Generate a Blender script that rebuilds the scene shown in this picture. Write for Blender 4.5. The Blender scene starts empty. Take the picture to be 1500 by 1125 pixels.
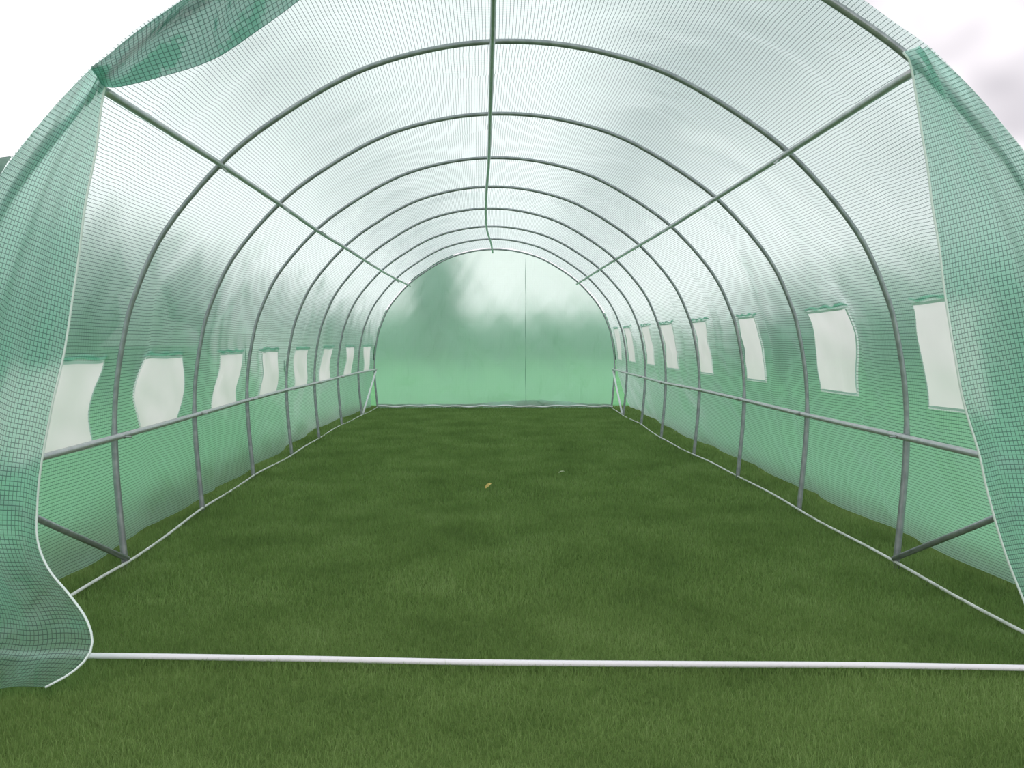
import bpy, bmesh, math, random
import numpy as np
from mathutils import Vector, noise

random.seed(4); rng = np.random.default_rng(7)
S = bpy.context.scene
COL = S.collection
try:
    S.view_settings.view_transform = 'Standard'
    S.view_settings.look = 'None'
except Exception: pass

XC = 0.085      # tunnel centre line
Y0 = 2.12       # first hoop
NB = 8
YK=[2.12,3.07,4.05,5.03,5.98,6.97,8.08,9.09,10.12]   # hoop positions along the tunnel (slightly uneven)
def yk(k):
    if k<0: return YK[0]+k*.95
    if k>=8: return YK[8]+(k-8)
    i=int(k); t=k-i; return YK[i]*(1-t)+YK[i+1]*t

# ------------------------------------------------------------ helpers
def link(o, parent=None):
    COL.objects.link(o)
    if parent is not None: o.parent = parent
    return o
def empty(name, loc=(0,0,0)):
    e = bpy.data.objects.new(name, None); e.location = loc; COL.objects.link(e); e.empty_display_size=.2
    return e
def mesh_obj(name, verts, faces, mat=None, parent=None, uvs=None, smooth=True):
    me = bpy.data.meshes.new(name)
    me.from_pydata([tuple(v) for v in verts], [], faces)
    if uvs is not None:
        uvl = me.uv_layers.new(name="UVMap")
        for l in me.loops: uvl.data[l.index].uv = uvs[l.vertex_index]
    if smooth:
        me.polygons.foreach_set("use_smooth", [True]*len(me.polygons))
    if mat: me.materials.append(mat)
    me.update()
    o = bpy.data.objects.new(name, me)
    return link(o, parent)
def catmull(pts, n=12):
    P = [Vector(p) for p in pts]; out=[]
    for i in range(len(P)-1):
        p0=P[max(i-1,0)]; p1=P[i]; p2=P[i+1]; p3=P[min(i+2,len(P)-1)]
        for j in range(n):
            t=j/n
            out.append(0.5*((2*p1)+(p2-p0)*t+(2*p0-5*p1+4*p2-p3)*t*t+(3*p1-p0-3*p2+p3)*t**3))
    out.append(P[-1]); return out
def resample(P, n):
    d=[0.0]
    for a,b in zip(P[:-1],P[1:]): d.append(d[-1]+(b-a).length)
    L=d[-1]; out=[]; j=0
    for i in range(n):
        s=L*i/(n-1)
        while j<len(d)-2 and d[j+1]<s: j+=1
        t=(s-d[j])/max(1e-9,d[j+1]-d[j]); out.append(P[j].lerp(P[j+1],min(1,t)))
    return out,L
def tube_data(pts, rad, seg=10, cap=True):
    pts=[Vector(p) for p in pts]; n=len(pts); V=[];F=[]
    t0=(pts[1]-pts[0]).normalized()
    up=Vector((0,0,1)) if abs(t0.z)<.9 else Vector((0,1,0))
    nrm=(up-t0*up.dot(t0)).normalized()
    for i,p in enumerate(pts):
        t=(pts[min(i+1,n-1)]-pts[max(i-1,0)]).normalized()
        nrm=(nrm-t*nrm.dot(t)).normalized(); b=t.cross(nrm)
        r=rad(i/(n-1),p) if callable(rad) else rad
        for k in range(seg):
            a=2*math.pi*k/seg; V.append(p+nrm*math.cos(a)*r+b*math.sin(a)*r)
    for i in range(n-1):
        for k in range(seg):
            a=i*seg+k; b2=i*seg+(k+1)%seg
            F.append((a,b2,b2+seg,a+seg))
    if cap:
        F.append(tuple(range(seg))[::-1]); F.append(tuple((n-1)*seg+k for k in range(seg)))
    return V,F
def tube(name, pts, rad, mat, parent=None, seg=10):
    V,F=tube_data(pts,rad,seg); return mesh_obj(name,V,F,mat,parent)

# ------------------------------------------------------------ materials
def new_mat(name):
    m=bpy.data.materials.new(name); m.use_nodes=True
    nt=m.node_tree; nt.nodes.clear(); out=nt.nodes.new("ShaderNodeOutputMaterial")
    return m,nt,out
def N(nt,t,**k):
    n=nt.nodes.new(t)
    for a,b in k.items(): setattr(n,a,b)
    return n
def mth(nt,op,a,b=None,c=None):
    n=N(nt,"ShaderNodeMath",operation=op)
    for i,v in enumerate((a,b,c)):
        if v is None: continue
        if isinstance(v,(int,float)): n.inputs[i].default_value=v
        else: nt.links.new(v,n.inputs[i])
    return n.outputs[0]
def principled(name,col,rough=.5,metal=0,noise_scale=None,col2=None,bump=0):
    m,nt,out=new_mat(name); p=N(nt,"ShaderNodeBsdfPrincipled")
    p.inputs["Base Color"].default_value=(*col,1); p.inputs["Roughness"].default_value=rough; p.inputs["Metallic"].default_value=metal
    if noise_scale:
        tc=N(nt,"ShaderNodeTexCoord"); nz=N(nt,"ShaderNodeTexNoise"); nz.inputs["Scale"].default_value=noise_scale; nz.inputs["Detail"].default_value=4
        nt.links.new(tc.outputs["Object"],nz.inputs["Vector"])
        r=N(nt,"ShaderNodeValToRGB"); r.color_ramp.elements[0].position=.35; r.color_ramp.elements[1].position=.65
        r.color_ramp.elements[0].color=(*col,1); r.color_ramp.elements[1].color=(*(col2 or col),1)
        nt.links.new(nz.outputs["Fac"],r.inputs["Fac"]); nt.links.new(r.outputs["Color"],p.inputs["Base Color"])
        if bump:
            b=N(nt,"ShaderNodeBump"); b.inputs["Strength"].default_value=bump; b.inputs["Distance"].default_value=.02
            nt.links.new(nz.outputs["Fac"],b.inputs["Height"]); nt.links.new(b.outputs["Normal"],p.inputs["Normal"])
    nt.links.new(p.outputs[0],out.inputs[0]); return m

def film(name, tint=(.55,.90,.79), clearcol=(.895,.962,.945), clear=.72, spacing=.0125, lw=.16, linecol=(.06,.12,.115), lineop=.78, lineop2=.25, haze_rough=.62, direct=.06, gloss=.13, ior=1.13):
    m,nt,out=new_mat(name); L=nt.links.new
    uv=N(nt,"ShaderNodeUVMap"); uv.uv_map="UVMap"
    sep=N(nt,"ShaderNodeSeparateXYZ"); L(uv.outputs[0],sep.inputs[0])
    def line(sock,op):
        f=mth(nt,'FRACT',mth(nt,'DIVIDE',sock,spacing))
        d=mth(nt,'ABSOLUTE',mth(nt,'SUBTRACT',f,.5))
        return mth(nt,'MULTIPLY',mth(nt,'LESS_THAN',d,lw/2),op)
    mask=mth(nt,'MAXIMUM',line(sep.outputs[0],lineop),line(sep.outputs[1],lineop2))
    tc=N(nt,"ShaderNodeTexCoord"); mp=N(nt,"ShaderNodeMapping"); mp.inputs["Scale"].default_value=(1,1,.4)
    nz=N(nt,"ShaderNodeTexNoise"); nz.inputs["Scale"].default_value=6; nz.inputs["Detail"].default_value=3; nz.inputs["Distortion"].default_value=.8
    L(tc.outputs["Object"],mp.inputs[0]); L(mp.outputs[0],nz.inputs["Vector"])
    bp=N(nt,"ShaderNodeBump"); bp.inputs["Strength"].default_value=.8; bp.inputs["Distance"].default_value=.07
    L(nz.outputs["Fac"],bp.inputs["Height"])
    tr=N(nt,"ShaderNodeBsdfTranslucent"); tr.inputs[0].default_value=(*tint,1); L(bp.outputs[0],tr.inputs["Normal"])
    rf=N(nt,"ShaderNodeBsdfRefraction"); rf.inputs["Color"].default_value=(*clearcol,1); rf.inputs["Roughness"].default_value=haze_rough; rf.inputs["IOR"].default_value=ior
    tp=N(nt,"ShaderNodeBsdfTransparent"); tp.inputs[0].default_value=(*clearcol,1)
    m1=N(nt,"ShaderNodeMixShader"); m1.inputs[0].default_value=direct; L(rf.outputs[0],m1.inputs[1]); L(tp.outputs[0],m1.inputs[2])
    m2=N(nt,"ShaderNodeMixShader"); m2.inputs[0].default_value=clear; L(tr.outputs[0],m2.inputs[1]); L(m1.outputs[0],m2.inputs[2])
    gl=N(nt,"ShaderNodeBsdfGlossy"); gl.inputs["Roughness"].default_value=.2; L(bp.outputs[0],gl.inputs["Normal"])
    m3=N(nt,"ShaderNodeMixShader"); m3.inputs[0].default_value=gloss; L(m2.outputs[0],m3.inputs[1]); L(gl.outputs[0],m3.inputs[2])
    ld=N(nt,"ShaderNodeBsdfDiffuse"); ld.inputs[0].default_value=(*linecol,1)
    lt=N(nt,"ShaderNodeBsdfTranslucent"); lt.inputs[0].default_value=(*linecol,1)
    m4=N(nt,"ShaderNodeMixShader"); L(ld.outputs[0],m4.inputs[1]); L(lt.outputs[0],m4.inputs[2])
    m5=N(nt,"ShaderNodeMixShader"); L(mask,m5.inputs[0]); L(m3.outputs[0],m5.inputs[1]); L(m4.outputs[0],m5.inputs[2])
    L(m5.outputs[0],out.inputs[0]); return m

M_FILM = film("green_film")
M_END  = film("end_wall_film", tint=(.60,.91,.78), clearcol=(.90,.965,.93), clear=.58, lineop=.10, lineop2=.10, haze_rough=.6, gloss=.03, ior=1.09)
M_FLAP = film("flap_film", tint=(.56,.93,.81), clearcol=(.86,.965,.93), clear=.45, spacing=.0130, lw=.15, linecol=(.03,.10,.085), lineop=.68, lineop2=.68, gloss=.04)
M_FLAPROLL=film("rolled_film",tint=(.40,.78,.64), clearcol=(.70,.9,.83),clear=.35,spacing=.0125,lineop=.4,lineop2=.4)
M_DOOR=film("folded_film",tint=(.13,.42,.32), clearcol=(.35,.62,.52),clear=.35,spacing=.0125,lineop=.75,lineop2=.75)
M_PALE=film("pale_film",tint=(.62,.90,.80),clear=.2,spacing=.0125,lineop=.1,lineop2=.1)

def white_mesh():
    m,nt,out=new_mat("white_net"); L=nt.links.new
    tr=N(nt,"ShaderNodeBsdfTranslucent"); tr.inputs[0].default_value=(.97,.93,.95,1)
    df=N(nt,"ShaderNodeBsdfDiffuse"); df.inputs[0].default_value=(.85,.84,.85,1)
    tp=N(nt,"ShaderNodeBsdfTransparent"); tp.inputs[0].default_value=(.97,.95,.96,1)
    a=N(nt,"ShaderNodeMixShader"); a.inputs[0].default_value=.10; L(tr.outputs[0],a.inputs[1]); L(df.outputs[0],a.inputs[2])
    b=N(nt,"ShaderNodeMixShader"); L(a.outputs[0],b.inputs[1]); L(tp.outputs[0],b.inputs[2])
    nz=N(nt,"ShaderNodeTexNoise"); nz.inputs["Scale"].default_value=6
    tc=N(nt,"ShaderNodeTexCoord"); L(tc.outputs["Object"],nz.inputs["Vector"])
    L(mth(nt,'MULTIPLY',nz.outputs["Fac"],.12),b.inputs[0])
    L(b.outputs[0],out.inputs[0]); return m
M_NET = white_mesh()
M_PIPE = principled("galvanised_steel",(.30,.32,.34),.32,.5,30,(.42,.44,.46))
M_PIPE2= principled("pale_steel",(.46,.47,.49),.33,.45,30,(.56,.57,.58))
M_WHITE= principled("white_coated_pipe",(.84,.85,.88),.4)
M_CORD = principled("white_webbing",(.78,.80,.78),.7,0,25,(.56,.60,.54))
M_HEM  = principled("pale_hem",(.74,.85,.81),.6)
M_WHEM = principled("window_stitching",(.55,.78,.69),.7)
M_ZIP  = principled("zip_tape",(.18,.34,.28),.6)
M_BOLT = principled("zinc_bolt",(.45,.46,.46),.3,.9)

# ------------------------------------------------------------ hoop profile
half=[(1.50,0),(1.53,.3),(1.54,.5),(1.532,.68),(1.505,.86),(1.465,1.02),(1.35,1.272),(1.13,1.54),(.915,1.715),(.61,1.895),(.30,1.99),(0,2.02)]
ctrl=[(-x,0,h) for x,h in half]+[(x,0,h) for x,h in half[::-1][1:]]
dense=catmull(ctrl,12)
PROF,PL=resample(dense,401)
for _ in range(6):
    PROF=[PROF[0]]+[(PROF[i-1]+PROF[i]*2+PROF[i+1])/4 for i in range(1,400)]+[PROF[-1]]
def prof(u):
    t=max(0,min(1,u/PL))*400; i=min(399,int(t)); return PROF[i].lerp(PROF[i+1],t-i)
def profn(u):
    a=prof(max(0,u-.02)); b=prof(min(PL,u+.02)); d=(b-a).normalized(); return Vector((-d.z,0,d.x))
def u_at(h,side):
    r=range(0,201) if side<0 else range(400,199,-1)
    for i in r:
        if PROF[i].z>=h: return PL*i/400
XL=[1.415,1.415,1.468,1.497,1.49,1.495,1.50,1.457,1.42]
XR=[1.585,1.590,1.598,1.593,1.562,1.53,1.57,1.56,1.585]
def cs(k):
    k=max(0,min(8,k)); i=min(7,int(k)); t=k-i
    l=XL[i]*(1-t)+XL[i+1]*t; r=XR[i]*(1-t)+XR[i+1]*t
    return (r-l)/2,(r+l)/3.0
def wx(x,k):
    c,s=cs(k); return c+x*s
# ------------------------------------------------------------ FRAME
frame=empty("tunnel_greenhouse",(XC,Y0,0))
frame["label"]="arched tunnel greenhouse, steel hoops under translucent green film, on grass"
frame["category"]="greenhouse"
FO=Vector((XC,Y0,0))
def loc(p): return Vector(p)-FO
hp=[Vector(p) for p in resample([Vector(p) for p in PROF],121)[0]]
ev=[hp[0]+Vector((0,0,-.06))]+hp+[hp[-1]+Vector((0,0,-.06))]
V,F=tube_data(ev,lambda s,p:.0125 if p.z<.52 else (.0098 if p.z<1.5 else .0104),12)
hoop_me=None
for k in range(NB+1):
    if hoop_me is None:
        o=mesh_obj("hoop",V,F,M_PIPE,frame); hoop_me=o.data
    else:
        o=bpy.data.objects.new("hoop",hoop_me); link(o,frame)
    c,s=cs(k)
    o.location=(c-XC,yk(k)-Y0,0); o.scale=(s,1,1)
    o["label"]="curved galvanised steel hoop"
def P3(x,k,h): return loc((x,yk(k),h))
ridge=[P3(*q) for q in [(.02,-.0,1.995),(.016,1,1.995),(.01,2,1.992),(.004,3,1.99),(-.012,4,1.99),(-.02,5,1.985),(-.012,6,1.99),(.03,7,1.985),(.06,8.02,1.98)]]
tube("ridge_purlin",catmull(ridge,8),.0105,M_PIPE2,frame)
pl=[P3(*q) for q in [(-1.02,-.02,1.52),(-1.04,1,1.54),(-1.06,2,1.548),(-1.075,3,1.545),(-1.05,4,1.535),(-1.04,6,1.535),(-1.0,8.02,1.55)]]
pr=[P3(*q) for q in [(1.13,-.02,1.57),(1.15,1,1.575),(1.155,2,1.575),(1.14,3,1.565),(1.13,5,1.57),(1.14,8.02,1.575)]]
tube("side_purlin",catmull(pl,8),.0112,M_PIPE2,frame)
tube("side_purlin",catmull(pr,8),.0112,M_PIPE2,frame)
ks=[-.03,1,2,3,4,5,6,7,8.0]
rl=[P3(wx(-1.512,k),k,.48+.004*math.sin(k*2)) for k in ks]
rr=[P3(wx(1.512,k),k,.48+.004*math.sin(k*1.7+1)) for k in ks]
tube("waist_rail",catmull(rl,6),.0120,M_PIPE2,frame)
tube("waist_rail",catmull(rr,6),.0120,M_PIPE2,frame)
for sx in (-1,1):
    tube("diagonal_brace",[P3(wx(sx*1.49,1),1.0,.005),P3(wx(sx*1.505,.5),.5,.24),P3(wx(sx*1.515,0),0.02,.47)],.0105,M_PIPE,frame)
    tube("diagonal_brace",[P3(wx(sx*1.485,7),7.0,.01),P3(wx(sx*1.50,7.5),7.5,.24),P3(wx(sx*1.515,8),7.98,.47)],.011,M_WHITE,frame)["label"]="white diagonal brace"
bm=bmesh.new()
bmesh.ops.create_cone(bm,cap_ends=True,segments=6,radius1=.0085,radius2=.0085,depth=.007)
bmesh.ops.create_cone(bm,cap_ends=True,segments=12,radius1=.0045,radius2=.004,depth=.06)
bme=bpy.data.meshes.new("bolt"); bm.to_mesh(bme); bm.free(); bme.materials.append(M_BOLT)
for k in range(1,8):
    for (x,h) in [(wx(-1.515,k),.48),(wx(1.515,k),.48),(-1.05,1.54),(1.145,1.572)]:
        b=bpy.data.objects.new("bolt",bme); link(b,frame)
        d=Vector((XC-x,0,0 if h<1 else -1.0)).normalized()
        b.location=P3(x,k,h)+d*.014
        b.rotation_euler=d.to_track_quat('Z','Y').to_euler()
gf=[Vector((-1.50+XC-.02,2.165,-.008)),(-1.0,2.145,-.003),(-.5,2.132,-.005),(0,2.112,-.007),(.5,2.10,-.006),(1.0,2.09,-.005),(1.62,2.07,-.008)]
tube("ground_rail",catmull([loc(p) for p in gf],8),.0080,M_WHITE,frame)["label"]="white tube lying on the grass across the entrance"
gb=[Vector((-1.47+XC,10.13,.01)),Vector((0,10.14,.01)),Vector((1.5+XC,10.13,.01))]
tube("ground_rail",[loc(p) for p in gb],.011,M_WHITE,frame)
for sx in (-1,1):
    pts=[]
    for i in range(0,41):
        k=i/5
        pts.append(loc((wx(sx*1.492,k)+.005*math.sin(k*2.3+sx),yk(k),-.007+.004*math.sin(k*5.1+sx*2))))
    c=tube("ground_strap",catmull(pts,3),.0056,M_CORD,frame)
    c["label"]="weathered white strap along the hoop feet"

# ------------------------------------------------------------ COVER
cover=frame
def flare(side,k):
    w=.5-.5*math.cos(2*math.pi*k)
    if side>0: return .20+.02*w+.02*math.sin(k*1.9)
    return .06+.02*w+.025*math.sin(k*1.3+.6)+(.03*max(0,min(1,(k-2)/3)))
def cpos(u,y,off=0.0):
    p=prof(u); n=profn(u); side=-1 if p.x<0 else 1
    k=(y-Y0); w=.5-.5*math.cos(2*math.pi*k)
    base=.017
    yy=y
    if side<0 and .3<p.z<.95:
        e=math.sin((p.z-.3)/.65*math.pi)
        q=y-(Y0+1.60)
        yy=y+.15*(e**3-.35)*e**.5*math.tanh(q/.12)*math.exp(-(q/.38)**4)
        g=max(0,min(1,(k-2.05)/.25))
        yy+=.05*e*g*math.sin(p.z*15+math.floor(k)*1.7)
        yy+=.05*e*max(0,min(1,(1.05-k)/.1))*math.sin(p.z*11-1.5)
    elif side>0 and .45<p.z<1.15:
        e=math.sin((p.z-.45)/.7*math.pi)
        yy=y+.014*e*math.sin(p.z*17+math.floor(k)*2.1)
    top=max(0,min(1,(p.z-.9)/.4))
    wr=noise.noise(Vector((u*2.2,y*2.6,3.1)))*.026*w + noise.noise(Vector((u*1.2,y*9.0,7.7)))*.018*(.25+w) + noise.noise(Vector((u*9+y*6,y*5,1.7)))*.008
    wr+= noise.noise(Vector((u*4+y*3.5,y*3.5-u*2,11)))*.024*w*(.5+.5*top)
    d=base+wr+(.014*w)+.006
    d=max(d,.015)
    q=Vector((wx(p.x,k),yk(yy-Y0),p.z))+n*(d+off)
    if p.z<.55:
        f=flare(side,k)*((.55-p.z)/.55)**1.4
        q.x+=side*f
    return q
def lines(bounds,lo,hi,step):
    b=sorted(set([lo,hi]+[round(x,4) for x in bounds])); out=[]
    for a,c in zip(b[:-1],b[1:]):
        n=max(1,int(round((c-a)/step)))
        out+= [a+(c-a)*i/n for i in range(n)]
    out.append(hi); return out
LW=[(.40,.89),(1.40,1.80),(2.44,2.88)]+[(n+.42,n+.82) for n in range(3,8)]
RW=[(.52,.88),(1.53,1.88),(2.70,3.0),(3.74,4.03),(4.70,5.04),(5.64,5.98),(6.66,7.0),(7.5,7.85)]
uL=(round(u_at(.455,-1),4),round(u_at(.765,-1),4)); uR=(round(u_at(.975,1),4),round(u_at(.60,1),4))
yb=[Y0+v for w in LW+RW for v in w]
US=lines(list(uL)+list(uR),0,PL,.03); YS=lines(yb,Y0-.05,Y0+8.02,.045)
def inside(u,y):
    for w in LW:
        if uL[0]<u<uL[1] and Y0+w[0]<y<Y0+w[1]: return True
    for w in RW:
        if uR[0]<u<uR[1] and Y0+w[0]<y<Y0+w[1]: return True
    return False
V=[];UV=[];F=[]
nu=len(US)
for y in YS:
    for u in US:
        V.append(cpos(u,y)-FO); UV.append((u,y))
for j in range(len(YS)-1):
    for i in range(nu-1):
        if inside((US[i]+US[i+1])/2,(YS[j]+YS[j+1])/2): continue
        a=j*nu+i; F.append((a+nu,a+1+nu,a+1,a))
mesh_obj("cover_sheet",V,F,M_FILM,cover,UV)["label"]="translucent green grid-reinforced film"
def patch(name,u0,u1,y0,y1,off,mat,parent,nu_=10,ny_=10,origin=FO):
    V=[];UV=[];F=[]
    for j in range(ny_+1):
        for i in range(nu_+1):
            u=u0+(u1-u0)*i/nu_; y=y0+(y1-y0)*j/ny_
            V.append(cpos(u,y,off)-origin); UV.append((u,y))
    for j in range(ny_):
        for i in range(nu_):
            a=j*(nu_+1)+i; F.append((a+nu_+1,a+nu_+2,a+1,a))
    return mesh_obj(name,V,F,mat,parent,UV)
def window(u0,u1,y0,y1,top_u,side):
    w=patch("mesh_window",u0-.012,u1+.012,y0-.012,y1+.012,.004,M_NET,cover,12,12)
    w["label"]="white insect mesh ventilation window"
    UVs=[];F=[];V=[];ring=[]
    n=14
    for i in range(n): ring.append((u0+(u1-u0)*i/n,y0,0,-1))
    for i in range(n): ring.append((u1,y0+(y1-y0)*i/n,1,0))
    for i in range(n): ring.append((u1-(u1-u0)*i/n,y1,0,1))
    for i in range(n): ring.append((u0,y1-(y1-y0)*i/n,-1,0))
    for (u,y,du,dy) in ring:
        V.append(cpos(u+du*.006,y+dy*.006,-.003)-FO); V.append(cpos(u-du*.003,y-dy*.003,-.003)-FO)
        UVs+= [(u,y),(u,y)]
    m=len(ring)
    for i in range(m):
        j=(i+1)%m; F.append((2*i,2*i+1,2*j+1,2*j))
    mesh_obj("stitched_hem",V,F,M_WHEM,w,UVs)
    sgn=1 if side<0 else -1
    r0=.008 if side<0 else .006
    pts=[cpos(top_u+sgn*(.018+.005*math.sin(i*1.3+y0*3)),y0-.03+(y1-y0+.06)*i/14,.012)-FO for i in range(15)]
    tube("rolled_flap",pts,lambda s,p:r0+.0025*math.sin(s*19+p.y*7),M_FLAPROLL,w,8)
for w in LW: window(uL[0],uL[1],Y0+w[0],Y0+w[1],uL[1],-1)
for w in RW: window(uR[0],uR[1],Y0+w[0],Y0+w[1],uR[0],1)

# end wall
V=[];UV=[];F=[]
PB=[]
for i in range(121):
    uu=PL*i/120; q=prof(uu); q=Vector((wx(q.x,8)-XC,0,q.z)); PB.append(q+profn(uu)*.012)
H_=61; C_=72
for i in range(H_):
    a=PB[i]; b=PB[120-i]
    for c in range(C_+1):
        t=c/C_; q=a.lerp(b,t); edge=min(1,min(t,1-t)*8)*min(1,(60-i)/8)
        low=max(0,1-q.z/.5)
        d=(noise.noise(Vector((q.x*1.3,q.z*1.1,5)))*.03+noise.noise(Vector((q.x*3.5+q.z*2.5,q.z*1.0,9)))*.018+noise.noise(Vector((q.x*8-q.z*5,q.z*2.5,4)))*.010+noise.noise(Vector((q.x*3,q.z*9,6)))*.03*low)*edge
        V.append(Vector((q.x,8.03+d,q.z-(.02 if i==0 else 0)))); UV.append((q.x,q.z))
for i in range(H_-1):
    for c in range(C_):
        a=i*(C_+1)+c; F.append((a,a+1,a+C_+2,a+C_+1))
ew=mesh_obj("end_wall",V,F,M_END,cover,UV); ew["label"]="flat green translucent end panel with a zip line"
zx=.48-XC
tube("zip",[Vector((zx,7.970,1.9*i/20)) + Vector((.003*math.sin(i),0,0)) for i in range(21)],.0034,M_ZIP,ew,6)
V=[];UV=[];F=[]
for i in range(61):
    x=-1.49+2.98*i/60
    for j in range(5):
        t=j/4; V.append(Vector((x,7.99-.14*t*(.6+.4*math.sin(i*.35)),(.03+.05*max(0,math.sin(i*.105-2.6)))*(1-t)**1.2+.006+.012*noise.noise(Vector((x*9,t*3,1))))))
        UV.append((x,t*.15))
for i in range(60):
    for j in range(4):
        a=i*5+j; F.append((a,a+1,a+6,a+5))
mesh_obj("loose_hem",V,F,M_PALE,ew,UV)["label"]="pale loose hem"
tube("hem_edge",[Vector((-1.49+2.98*i/60,7.985-.14*(.6+.4*math.sin(i*.35)),.016+.006*math.sin(i))) for i in range(61)],.010,M_WHITE,ew,6)

# entrance flaps
def flap(outer,inner,name_label,sx,ph):
    n=70
    O,_=resample(catmull(outer,8),n); I,_=resample(catmull(inner,8),n)
    C=26; V=[];UV=[];F=[]
    for j in range(n):
        t=j/(n-1); fl=1-.6*max(0,(t-.7)/.3)
        for i in range(C+1):
            s=i/C; p=O[j].lerp(I[j],s)
            amp=.03*math.sin(math.pi*min(1,s*1.02))*(.5+.6*t)*fl
            p=p+Vector((0,-amp*(.8+math.sin(s*9+ph+t*2.2))-.009*fl*math.sin(s*23+t*5)*math.sin(math.pi*s),0))
            p.y+=.012*fl*noise.noise(Vector((s*3,t*9,ph)))
            V.append(p-FO); UV.append((s*.62+.01*math.sin(t*9),t*1.75))
    for j in range(n-1):
        for i in range(C):
            a=j*(C+1)+i
            F.append((a,a+1,a+C+2,a+C+1) if sx>0 else (a+C+1,a+C+2,a+1,a))
    f=mesh_obj("door_flap",V,F,M_FLAP,cover,UV); f["label"]=name_label
    tube("flap_hem",[V[j*(C+1)+C] for j in range(n)],.0032,M_HEM,f,6)
    return f
hl=lambda h,side,y:(lambda p:Vector((p.x+XC+side*.03,y,p.z)))(prof(u_at(h,side)))
outL=[hl(h,-1,2.07) for h in (1.58,1.45,1.3,1.1,.9,.7,.5,.3,.12)]+[Vector((-1.50,2.02,0)),Vector((-1.47,1.99,-.01))]
inL=[(-1.0,2.09,1.56),(-1.018,2.09,1.514),(-1.037,2.09,1.367),(-1.064,2.09,1.22),(-1.10,2.09,.98),(-1.128,2.09,.80),(-1.156,2.09,.67),(-1.183,2.09,.54),(-1.20,2.10,.44),(-1.20,2.10,.33),(-1.158,2.08,.25),(-1.092,2.05,.196),(-1.031,2.02,.145),(-1.004,2.0,.10),(-1.003,1.98,.065),(-1.035,1.96,.03),(-1.092,1.945,.0)]
flap(outL,inL,"green gridded door flap gathered aside, curling onto the grass",-1,0.3)
outR=[hl(h,1,2.07) for h in (1.62,1.45,1.3,1.1,.9,.7,.5,.3,.12)]+[Vector((1.66,2.05,-.01))]
inR=[(1.10,2.09,1.62),(1.125,2.09,1.57),(1.165,2.09,1.31),(1.21,2.09,.98),(1.248,2.09,.743),(1.30,2.09,.56),(1.325,2.09,.45),(1.36,2.09,.32),(1.42,2.08,.15),(1.47,2.07,-.01)]
flap(outR,inR,"green gridded door flap gathered aside against the first hoop",1,1.7)
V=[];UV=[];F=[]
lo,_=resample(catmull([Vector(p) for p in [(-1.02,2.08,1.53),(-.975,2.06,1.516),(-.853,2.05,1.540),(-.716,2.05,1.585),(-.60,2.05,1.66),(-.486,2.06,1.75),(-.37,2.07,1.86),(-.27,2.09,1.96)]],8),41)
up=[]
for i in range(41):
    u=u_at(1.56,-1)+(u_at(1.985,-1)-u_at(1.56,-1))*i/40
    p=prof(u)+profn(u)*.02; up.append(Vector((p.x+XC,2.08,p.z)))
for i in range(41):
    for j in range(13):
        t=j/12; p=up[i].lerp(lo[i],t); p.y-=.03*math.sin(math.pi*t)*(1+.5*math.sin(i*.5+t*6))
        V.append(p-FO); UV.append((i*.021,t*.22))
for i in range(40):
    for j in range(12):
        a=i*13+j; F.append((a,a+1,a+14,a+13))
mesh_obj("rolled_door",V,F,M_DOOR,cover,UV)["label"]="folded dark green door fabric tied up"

# ------------------------------------------------------------ GROUND
GZ=-.030
def ground_mat():
    m,nt,out=new_mat("lawn_ground"); L=nt.links.new
    tc=N(nt,"ShaderNodeTexCoord")
    n1=N(nt,"ShaderNodeTexNoise"); n1.inputs["Scale"].default_value=1.2; n1.inputs["Detail"].default_value=6; L(tc.outputs["Object"],n1.inputs["Vector"])
    n2=N(nt,"ShaderNodeTexNoise"); n2.inputs["Scale"].default_value=60; n2.inputs["Detail"].default_value=5; L(tc.outputs["Object"],n2.inputs["Vector"])
    s=mth(nt,'ADD',mth(nt,'MULTIPLY',n1.outputs["Fac"],.6),mth(nt,'MULTIPLY',n2.outputs["Fac"],.4))
    def ramp(a,b):
        r=N(nt,"ShaderNodeValToRGB"); r.color_ramp.elements[0].position=.35; r.color_ramp.elements[1].position=.65
        r.color_ramp.elements[0].color=(*a,1); r.color_ramp.elements[1].color=(*b,1); L(s,r.inputs[0]); return r.outputs[0]
    lawn=ramp((.10,.175,.045),(.16,.25,.07)); field=ramp((.14,.43,.18),(.22,.58,.26))
    sx=N(nt,"ShaderNodeSeparateXYZ"); L(tc.outputs["Object"],sx.inputs[0])
    ax=mth(nt,'GREATER_THAN',mth(nt,'ABSOLUTE',mth(nt,'SUBTRACT',sx.outputs[0],XC)),1.85)
    ay=mth(nt,'GREATER_THAN',sx.outputs[1],10.2)
    mx=N(nt,"ShaderNodeMix"); mx.data_type='RGBA'; L(mth(nt,'MAXIMUM',ax,ay),mx.inputs[0]); L(lawn,mx.inputs[6]); L(field,mx.inputs[7])
    p=N(nt,"ShaderNodeBsdfPrincipled"); p.inputs["Roughness"].default_value=.95; p.inputs["Specular IOR Level"].default_value=.1; L(mx.outputs[2],p.inputs["Base Color"])
    b=N(nt,"ShaderNodeBump"); b.inputs["Strength"].default_value=.8; b.inputs["Distance"].default_value=.03; L(n2.outputs["Fac"],b.inputs["Height"]); L(b.outputs[0],p.inputs["Normal"])
    L(p.outputs[0],out.inputs[0]); return m
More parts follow.
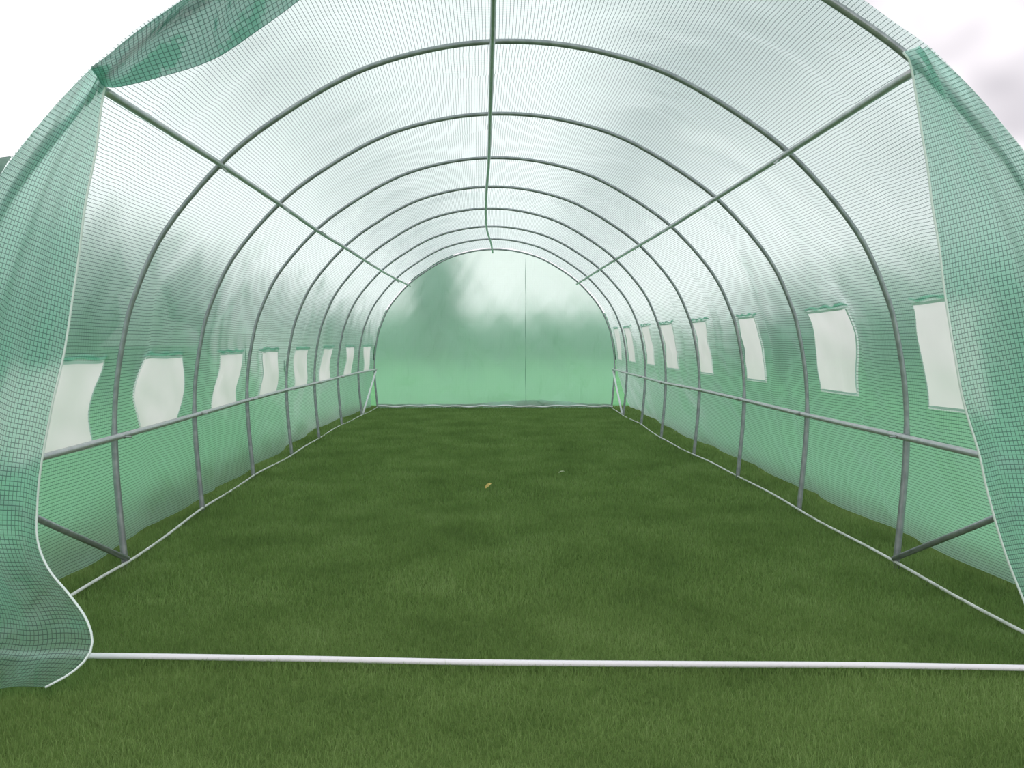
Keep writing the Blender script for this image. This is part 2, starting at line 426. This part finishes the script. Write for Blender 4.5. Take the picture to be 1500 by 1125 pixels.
def blade_mat():
    m,nt,out=new_mat("grass_blades"); L=nt.links.new
    at=N(nt,"ShaderNodeAttribute"); at.attribute_name="tint"
    tc=N(nt,"ShaderNodeTexCoord")
    n1=N(nt,"ShaderNodeTexNoise"); n1.inputs["Scale"].default_value=2.4; n1.inputs["Detail"].default_value=4; n1.inputs["Roughness"].default_value=.6; L(tc.outputs["Object"],n1.inputs["Vector"])
    s=mth(nt,'ADD',mth(nt,'MULTIPLY',at.outputs["Fac"],.26),mth(nt,'MULTIPLY',n1.outputs["Fac"],.85))
    r=N(nt,"ShaderNodeValToRGB"); e=r.color_ramp.elements
    e[0].position=.30; e[0].color=(.135,.230,.065,1)
    e[1].position=.90; e[1].color=(.34,.47,.19,1)
    x=e.new(.58); x.color=(.225,.355,.105,1)
    L(s,r.inputs[0])
    d=N(nt,"ShaderNodeBsdfPrincipled"); d.inputs["Roughness"].default_value=.6; d.inputs["Specular IOR Level"].default_value=.2; L(r.outputs[0],d.inputs["Base Color"])
    t=N(nt,"ShaderNodeBsdfTranslucent"); L(r.outputs[0],t.inputs[0])
    mx=N(nt,"ShaderNodeMixShader"); mx.inputs[0].default_value=.35; L(d.outputs[0],mx.inputs[1]); L(t.outputs[0],mx.inputs[2])
    L(mx.outputs[0],out.inputs[0]); return m
g=mesh_obj("floor",[(-70,-20,GZ),(70,-20,GZ),(70,110,GZ),(-70,110,GZ)],[(0,1,2,3)],ground_mat())
g["kind"]="structure"; g["label"]="short green lawn"

def grass(y0,y1,dens,wid,l0,l1):
    A=(y1-y0)*4.4; n=int(A*dens)
    y=rng.uniform(y0,y1,n); x=rng.uniform(-2.15,2.25,n)
    k=(x>-.70*y)&(x<.76*y)
    k&= rng.random(n) < (.9+.1*np.sin(x*13+3*np.sin(y*5))*np.sin(y*11+2*np.sin(x*4)))
    x=x[k];y=y[k];n=len(x)
    ln=rng.uniform(l0,l1,n)*(1+.06*np.sin(x*3.1+1)*np.sin(y*2.7))
    edge=np.clip((np.abs(x-XC)-1.38)/.2,0,1); ln*=1+.35*edge*rng.random(n)
    ln*=1+.30*np.exp(-((y-2.11)/.04)**2)*rng.random(n)
    w=rng.uniform(.7,1.2,n)*wid; a=rng.uniform(0,2*np.pi,n); la=rng.uniform(0,2*np.pi,n); tl=rng.uniform(.1,.7,n)
    dx=np.cos(a)*w/2; dy=np.sin(a)*w/2; lx=np.cos(la)*tl*ln; ly=np.sin(la)*tl*ln
    z=np.full(n,GZ)
    hz=ln*np.sqrt(np.clip(1-tl**2*.6,.2,1))
    v=np.empty((n,5,3))
    v[:,0]=np.stack([x-dx,y-dy,z],1); v[:,1]=np.stack([x+dx,y+dy,z],1)
    v[:,2]=np.stack([x+dx*.8+lx*.3,y+dy*.8+ly*.3,z+hz*.6],1); v[:,3]=np.stack([x-dx*.8+lx*.3,y-dy*.8+ly*.3,z+hz*.6],1)
    v[:,4]=np.stack([x+lx,y+ly,z+hz],1)
    t=rng.random(n)
    return v,t
parts=[grass(1.35,2.6,46000,.0014,.015,.028),grass(2.6,4.2,25000,.0022,.018,.031),grass(4.2,6.2,11000,.0038,.020,.034),grass(6.2,10.4,6500,.006,.022,.036)]
v=np.concatenate([p[0] for p in parts]); t=np.concatenate([p[1] for p in parts]); n=len(v)
me=bpy.data.meshes.new("grass")
me.vertices.add(n*5); me.vertices.foreach_set("co",v.reshape(-1))
base=(np.arange(n)*5)[:,None]
lq=np.concatenate([base+np.array([[0,1,2,3]]),base+np.array([[3,2,4]])],1).reshape(-1)
me.loops.add(n*7); me.loops.foreach_set("vertex_index",lq.astype(np.int32))
me.polygons.add(n*2)
ls=np.stack([np.arange(n)*7,np.arange(n)*7+4],1).reshape(-1); me.polygons.foreach_set("loop_start",ls.astype(np.int32))
me.polygons.foreach_set("loop_total",np.tile([4,3],n).astype(np.int32))
at=me.attributes.new("tint",'FLOAT','POINT'); at.data.foreach_set("value",np.repeat(t,5).astype(np.float32))
me.materials.append(blade_mat()); me.update(calc_edges=True); me.validate()
go=bpy.data.objects.new("grass",me); link(go); go["kind"]="stuff"; go["label"]="short green mown lawn grass inside the tunnel greenhouse"; go["category"]="grass"
print("blades",n)

def leaf(name,loc_,size,rot,col,label):
    V=[];F=[]
    m=9
    for i in range(m):
        s=i/(m-1); w=.20*math.sin(math.pi*min(1,s**.8))**.8+.004 if 0<s<1 else .004
        z=.18*math.sin(s*2.6)
        V+=[Vector((-w,s,z+.12*w*2)),Vector((0,s,z)),Vector((w,s,z+.10*w*2))]
    for i in range(m-1):
        for j in range(2):
            a=i*3+j; F.append((a,a+1,a+4,a+3))
    V=[p*size for p in V]
    o=mesh_obj(name,V,F,principled(name+"_mat",col,.6,0,60,tuple(c*.7 for c in col)))
    o.location=loc_; o.rotation_euler=rot; o["label"]=label; o["category"]="leaf"
    return o
leaf("fallen_leaf",(-.015,4.53,.004),.055,(.35,.2,-.7),(.66,.48,.13),"dry yellow-brown leaf lying on the lawn")
leaf("fallen_leaf",(.45,5.05,.005),.045,(.1,.1,-1.5),(.45,.50,.30),"pale curled dry leaf on the lawn")

# ------------------------------------------------------------ OUTSIDE trees and hedges
M_LEAF=principled("foliage",(.07,.15,.12),.9,0,2.2,(.14,.25,.19),.9)  # leaf green lightened, with misty distance haze put into the colour
M_HEDGE=principled("hedge_foliage",(.13,.28,.19),.9,0,2.2,(.20,.38,.27),.9)  # paler than the trees: haze over the far hedge is painted into it
M_BARK=principled("bark",(.08,.06,.045),.9,0,8,(.14,.11,.08),.6)
def blob(V,F,c,r,sq,seed):
    bm=bmesh.new(); bmesh.ops.create_icosphere(bm,subdivisions=3,radius=1)
    b=len(V)
    for v_ in bm.verts:
        d=v_.co.normalized(); k=1+.28*noise.noise(d*2.2+Vector((seed,0,0)))+.14*noise.noise(d*6+Vector((0,seed,0)))
        V.append(Vector((c[0]+d.x*r*k,c[1]+d.y*r*k,c[2]+d.z*r*k*sq)))
    for f in bm.faces: F.append(tuple(b+v_.index for v_ in f.verts))
    bm.free()
def tree(x,y,h,r,seed,lab):
    rr=random.Random(seed)
    e=empty("tree",(x,y,GZ)); e["label"]=lab; e["category"]="tree"
    tube("trunk",[Vector((0,0,-.05)),Vector((.05,0,h*.3)),Vector((0,.06,h*.75))],lambda s,p:.035*h*(1-.7*s),M_BARK,e,10)
    V=[];F=[]
    for i in range(16):
        a=rr.uniform(0,6.28); q=rr.uniform(0,.62)*r; z=h*rr.uniform(.34,.82)
        blob(V,F,(math.cos(a)*q,math.sin(a)*q,z),r*rr.uniform(.33,.55),.85,rr.uniform(0,50))
    blob(V,F,(0,0,h*.6),r*.75,.9,3)
    mesh_obj("canopy",V,F,M_LEAF,e)
def hedge(x0,y0,x1,y1,h,seed,lab):
    rr=random.Random(seed); L_=math.hypot(x1-x0,y1-y0); V=[];F=[]
    n=int(L_/(h*.4))
    for i in range(n+1):
        t=i/n; hh=h*rr.uniform(.93,1.04)
        blob(V,F,((x1-x0)*t,(y1-y0)*t,hh*.45),h*.55,1.0*hh/h,rr.uniform(0,90))
    o=mesh_obj("hedge",V,F,M_HEDGE); o.location=(x0,y0,GZ); o["label"]=lab; o["category"]="hedge"
tree(-1.9,29,4.5,1.25,1,"dark leafy tree standing beyond the end panel")
tree(-12.0,20,6.0,2.6,2,"broad leafy tree beside the greenhouse")
tree(-8.6,25,4.2,1.9,3,"small leafy tree beside the hedge")
tree(12.5,24,4.6,2.2,5,"rounded leafy tree beside the greenhouse")
hedge(-12,36,26,37,2.15,11,"long clipped green hedge at the field edge")
hedge(-19,4,-18,32,5.0,12,"tall green hedge beside the greenhouse")
hedge(18.5,6,19,30,4.8,13,"tall green hedge along the field")

# ------------------------------------------------------------ light
w=bpy.data.worlds.new("World"); S.world=w; w.use_nodes=True; nt=w.node_tree; nt.nodes.clear()
bg=nt.nodes.new("ShaderNodeBackground"); ow=nt.nodes.new("ShaderNodeOutputWorld")
tc=nt.nodes.new("ShaderNodeTexCoord"); nz=nt.nodes.new("ShaderNodeTexNoise"); nz.inputs["Scale"].default_value=3.2; nz.inputs["Detail"].default_value=3
nt.links.new(tc.outputs["Generated"],nz.inputs["Vector"])
r=nt.nodes.new("ShaderNodeValToRGB"); r.color_ramp.elements[0].position=.40; r.color_ramp.elements[0].color=(.46,.44,.47,1)
r.color_ramp.elements[1].position=.56; r.color_ramp.elements[1].color=(1,.95,.98,1)
nt.links.new(nz.outputs["Fac"],r.inputs[0]); nt.links.new(r.outputs[0],bg.inputs[0])
bg.inputs[1].default_value=1.6; nt.links.new(bg.outputs[0],ow.inputs[0])

cam=bpy.data.cameras.new("camera"); co=bpy.data.objects.new("camera",cam); COL.objects.link(co)
co.location=(0,0,.857); co.rotation_euler=(math.radians(90),0,0)
cam.sensor_width=36; cam.sensor_fit='HORIZONTAL'; cam.lens=1155/1500*36; cam.shift_x=35/1500; cam.shift_y=-64.5/1500
cam.clip_end=300
S.camera=co
